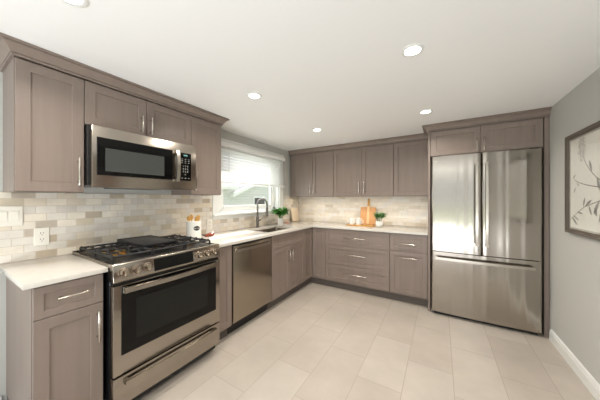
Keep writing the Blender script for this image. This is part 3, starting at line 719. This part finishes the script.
# potted plants
def leaf(m, p, d, L_, W, droop=.3):
    d = Vector(d).normalized(); side = d.cross(Vector((0, 0, 1)));
    if side.length < .1: side = Vector((1, 0, 0))
    side.normalize(); up = side.cross(d); vs = []; n = 5
    for k in range(n+1):
        q = k/n; c = p+d*L_*q-Vector((0, 0, droop*L_*q*q)); wv = W*math.sin(PI*(q*.92+.04))**.8
        vs += [c-side*wv+up*wv*.25, c, c+side*wv+up*wv*.25]
    fs = []
    for k in range(n):
        a = 3*k; fs += [(a, a+1, a+4, a+3), (a+1, a+2, a+5, a+4)]
    m.faces(vs, fs)
def plant(name, label, x, y, pr, ph, fh, spread, nl, LL, seed, bowl=False):
    rnd = random.Random(seed); t = Thing(name, label, 'plant', (x, y, Z))
    prof = [(pr*.86, .0005), (pr*.9, .004), (pr, ph-.002), (pr-.003, ph), (pr-.006, ph-.002), (pr-.008, ph-.012), (.001, ph-.012)] if not bowl else [(pr*.55, .0005), (pr*.8, .01), (pr, ph*.5), (pr*.95, ph-.002), (pr*.92, ph), (pr*.86, ph-.002), (pr*.86, ph-.012), (.001, ph-.012)]
    t.part('pot', MB().lathe(prof, (x, y, Z)), 'ceramic'); t.part('soil', MB().lathe([(.001, ph-.0118), (pr*.83, ph-.0118), (pr*.5, ph-.006), (.001, ph-.005)], (x, y, Z), cap=False), 'soil')
    st = MB(); lf = MB(); ns = max(5, nl//6)
    for i in range(ns):
        a = 2*PI*i/ns+rnd.uniform(-.3, .3); rr_ = rnd.uniform(.25, 1)*spread; b0 = Vector((x+math.cos(a)*pr*.4, y+math.sin(a)*pr*.4, Z+ph-.012))
        tip = Vector((x+math.cos(a)*rr_, y+math.sin(a)*rr_, Z+ph+fh*rnd.uniform(.55, .95))); mid = (b0+tip)/2+Vector((0, 0, .015))
        st.tube([b0, mid, tip], [.0018, .0015, .001], 5)
        for j in range(nl//ns+1):
            q = rnd.uniform(.35, 1); p = b0.lerp(mid, q*2) if q < .5 else mid.lerp(tip, q*2-1); b = a+rnd.uniform(-1.4, 1.4)
            leaf(lf, p, (math.cos(b), math.sin(b), rnd.uniform(.1, .9)), LL*rnd.uniform(.7, 1.1), LL*.3*rnd.uniform(.8, 1.1), rnd.uniform(.1, .5))
    t.part('stems', st, 'leaf'); t.part('foliage', lf, 'leaf')
plant('potted_plant', 'leafy green plant in a tall white pot at the right end of the sink', .262, 2.84, .043, .115, .16, .13, 130, .095, 3)
plant('potted_plant', 'small bushy green plant in a white bowl in front of the cutting board', 1.575, 3.42, .052, .085, .14, .08, 120, .055, 11, True)
# two small things in the corner
bl = Matrix.Translation((.075, 3.56, Z+.001)) @ Matrix.Rotation(math.radians(-9), 4, 'Y')
single('serving_board', MB().box(-.008, .008, -.11, .11, .0, .235, .006, 2, bl), 'beige', 'pale beige board leaning against the tile in the counter corner', 'board')
single('soap_dish', MB().lathe([(.02, .0005), (.034, .004), (.042, .03), (.038, .034), (.034, .028), (.001, .014)], (.17, 3.14, Z), 24), 'pink', 'small dusty pink dish on the worktop between the sink plant and the corner', 'dish')
# cutting board leaning on the far wall
lean = Matrix.Translation((1.333, 3.712, Z+.0015)) @ Matrix.Rotation(math.radians(-10), 4, 'X')
t = Thing('cutting_board', 'tan wooden cutting board with a handle leaning against the far wall', 'cutting board', (1.333, 3.70, Z))
def lb_poly(pts, mat, name, th=.018, parent=None, y0=-.009):
    m = MB().prism(pts, lambda a, b: lean @ Vector((a, y0, b)), lambda a, b: lean @ Vector((a, y0+th, b)), .002); return t.part(name, m, mat, parent)
bp = lb_poly([(-.122, 0), (.122, 0), (.122, .26), (.11, .272), (.03, .275), (-.03, .275), (-.11, .272), (-.122, .26)], 'board', 'board_blade')
lb_poly([(-.017, .002), (.023, .002), (.023, .29), (-.017, .29)], 'board2', 'pale_stripe', .004, bp, -.0135)
hp = [(-.022, .27), (.028, .27), (.02, .31), (.02, .385)] + [(.003+.018*math.cos(a), .395+.018*math.sin(a)) for a in (0.3, 1.0, 1.57, 2.14, 2.84)] + [(-.014, .385), (-.014, .31)]
lb_poly(hp, 'spoon', 'handle')
# tray with two cups
t = Thing('serving_tray', 'thin wooden tray on the worktop under the two white cups', 'tray', (1.27, 3.46, Z))
t.part('tray_base', MB().box(1.09, 1.50, 3.385, 3.53, Z+.0005, Z+.01, .003), 'board'); t.part('rim', MB().box(1.09, 1.50, 3.379, 3.3845, Z+.0005, Z+.018, .002).box(1.09, 1.50, 3.5305, 3.536, Z+.0005, Z+.018, .002), 'spoon')
def mug(x, y, side, label):
    t = Thing('cup', label, 'cup', (x, y, Z+.01)); r = .041; h = .1
    b = t.part('cup_body', MB().lathe([(r-.006, .0105), (r-.002, .014), (r, .03), (r, h+.008), (r-.002, h+.01), (r-.005, h+.008), (r-.005, .018), (.001, .017)], (x, y, Z), 28), 'ceramic')
    t.part('handle', MB().tube([(x+side*r*.97, y, Z+.085), (x+side*(r+.022), y, Z+.08), (x+side*(r+.026), y, Z+.06), (x+side*(r+.02), y, Z+.042), (x+side*r*.97, y, Z+.037)], .0045, 8), 'ceramic')
mug(1.165, 3.45, -1, 'white cup on the left of the wooden tray'); mug(1.268, 3.455, 1, 'white cup on the right of the wooden tray, beside the cutting board')
# ------------------------------------------------------------------ framed print
PY0, PY1, PZ0, PZ1 = 1.72, 2.705, 1.05, 1.81
t = Thing('framed_print', 'large botanical print in a weathered brown frame on the right wall', 'picture', (RX, (PY0+PY1)/2, (PZ0+PZ1)/2))
fr = MB(); fwd = .034
def fr_ring(i, d): return [Vector((RX-d, PY0+i, PZ0+i)), Vector((RX-d, PY1-i, PZ0+i)), Vector((RX-d, PY1-i, PZ1-i)), Vector((RX-d, PY0+i, PZ1-i))]
fr.rings([fr_ring(0, .0008), fr_ring(0, .026), fr_ring(.004, .03), fr_ring(.016, .03), fr_ring(.02, .026), fr_ring(.03, .024), fr_ring(.034, .012), fr_ring(.034, .0008)], cap0=False, cap1=False)
t.part('frame', fr, 'frame')
t.part('liner', MB().rings([fr_ring(.034, .0105), fr_ring(.034, .013), fr_ring(.046, .013), fr_ring(.046, .0105)], cap0=False, cap1=False), 'mat')
pp = t.part('paper', MB().box(RX-.0105, RX-.001, PY0+.034, PY1-.034, PZ0+.034, PZ1-.034), 'paper')
rnd = random.Random(5)
def pr_pt(y, z): return Vector((RX-.0112, y, z))
def ribbon(m, pts, w0, w1):
    vs = []; n = len(pts)
    for i, p in enumerate(pts):
        a = Vector(pts[min(i+1, n-1)])-Vector(pts[max(i-1, 0)]); nn = Vector((-a.y, a.x)).normalized(); wv = w0+(w1-w0)*i/(n-1)
        vs += [pr_pt(p[0]-nn.x*wv, p[1]-nn.y*wv), pr_pt(p[0]+nn.x*wv, p[1]+nn.y*wv)]
    m.faces(vs, [(2*i, 2*i+1, 2*i+3, 2*i+2) for i in range(n-1)])
def leafp(m, y, z, a, L_, W):
    n = 7; left = []; right = []
    for i in range(n):
        q = i/(n-1); wv = W*math.sin(PI*q); c = (y+math.cos(a)*L_*q, z+math.sin(a)*L_*q); left.append(pr_pt(c[0]-math.sin(a)*wv, c[1]+math.cos(a)*wv)); right.append(pr_pt(c[0]+math.sin(a)*wv, c[1]-math.cos(a)*wv))
    m.faces(left+right[::-1][1:-1], [tuple(range(2*n-2))])
ink = MB(); ink2 = MB()
def bez(p0, p1, p2, n=14): return [((1-q)**2*p0[0]+2*q*(1-q)*p1[0]+q*q*p2[0], (1-q)**2*p0[1]+2*q*(1-q)*p1[1]+q*q*p2[1]) for q in [i/n for i in range(n+1)]]
# flower spike hanging in the upper part, stem running down and out to the left of the sheet
for (p0, p1, p2) in (((2.46, 1.60), (2.36, 1.45), (2.12, 1.38)), ((2.12, 1.38), (2.0, 1.34), (1.86, 1.12)), ((2.60, 1.46), (2.46, 1.40), (2.12, 1.38)), ((2.44, 1.26), (2.3, 1.30), (2.06, 1.34))): ribbon(ink2, bez(p0, p1, p2), .0022, .0035)
for k in range(190):
    q = rnd.random(); ang = rnd.uniform(0, 2*PI); rr_ = math.sqrt(rnd.random()); y = 2.50-.02*q+.052*rr_*math.cos(ang); z = 1.68+.095*rr_*math.sin(ang)
    leafp(ink, y, z, rnd.uniform(0, 2*PI), rnd.uniform(.008, .018), rnd.uniform(.0012, .003))
for (y, z, a, L_, W) in ((2.62, 1.47, 2.5, .05, .007), (2.56, 1.44, 4.0, .045, .006), (2.64, 1.18, 3.75, .11, .011), (2.62, 1.19, 3.5, .1, .006), (2.56, 1.22, 3.3, .09, .007), (2.47, 1.26, 1.9, .07, .012), (2.44, 1.27, 2.7, .09, .01), (2.40, 1.27, 4.2, .08, .012), (2.36, 1.50, 1.2, .09, .014), (2.3, 1.46, 4.4, .1, .014), (2.2, 1.42, 1.0, .13, .02), (2.58, 1.40, 5.3, .05, .007)):
    leafp(ink, y, z, a, L_, W); ribbon(ink2, [(y, z), (y+math.cos(a)*L_*.9, z+math.sin(a)*L_*.9)], .0012, .0006)
ribbon(ink2, bez((2.66, 1.15), (2.55, 1.22), (2.38, 1.29)), .0012, .003)
for k in range(16):
    y = rnd.uniform(1.82, 2.3); z = rnd.uniform(1.12, 1.7); leafp(ink, y, z, rnd.uniform(0, 6.28), rnd.uniform(.06, .14), rnd.uniform(.01, .022))
t.part('grey_drawing', ink, 'ink', pp); t.part('brown_drawing', ink2, 'ink2', pp)
t.part('glass_pane', MB().box(RX-.0165, RX-.0145, PY0+.034, PY1-.034, PZ0+.034, PZ1-.034), 'pane')

# ------------------------------------------------------------------ outside
struct('ground', MB().box(-40, 40, -40, 40, -.6, -.45), 'grass')
t = Thing('neighbouring_house', 'pale grey neighbouring house with a gable seen through the window', 'house', (-10, 12, -.45))
HX = -8.0
t.part('house_wall', MB().prism([(6, -.449), (18, -.449), (18, 2.2), (14.5, 3.6), (9.6, 1.9), (6, 1.75)], lambda a, b: Vector((HX, a, b)), lambda a, b: Vector((HX-5, a, b))), 'siding')
rf = MB()
for a, b in (((9.2, 1.42), (14.5, 3.6)), ((18.5, 2.0), (14.5, 3.6)), ((5.5, 1.75), (9.6, 1.9))): rf.prism([a, b, (b[0], b[1]+.18), (a[0], a[1]+.18)], lambda p, q: Vector((HX+.4, p, q)), lambda p, q: Vector((HX-5.4, p, q)))
t.part('roof', rf, 'white')
wn = MB()
wi = t.part('window', MB().box(HX, HX+.05, 11.2, 12.4, .3, 1.5, .01), 'white'); t.part('pane', MB().box(HX+.05, HX+.06, 11.3, 12.3, .4, 1.4), 'mw_win', wi)
t = Thing('deck_railing', 'white deck railing outside below the sink window', 'railing', (-1.6, 4, 0))
rl = MB().box(-1.64, -1.56, .5, 9, 1.0, 1.05, .005).box(-1.63, -1.57, .5, 9, .12, .17, .005)
t.part('rail', rl, 'white')
for k in range(5): t.part('post', MB().box(-1.65, -1.55, .5+k*2.1, .6+k*2.1, -.449, 1.08, .005), 'white')
for k in range(60): y = .7+k*.118; t.part('baluster', MB().box(-1.615, -1.585, y, y+.03, .17, 1.0), 'white')
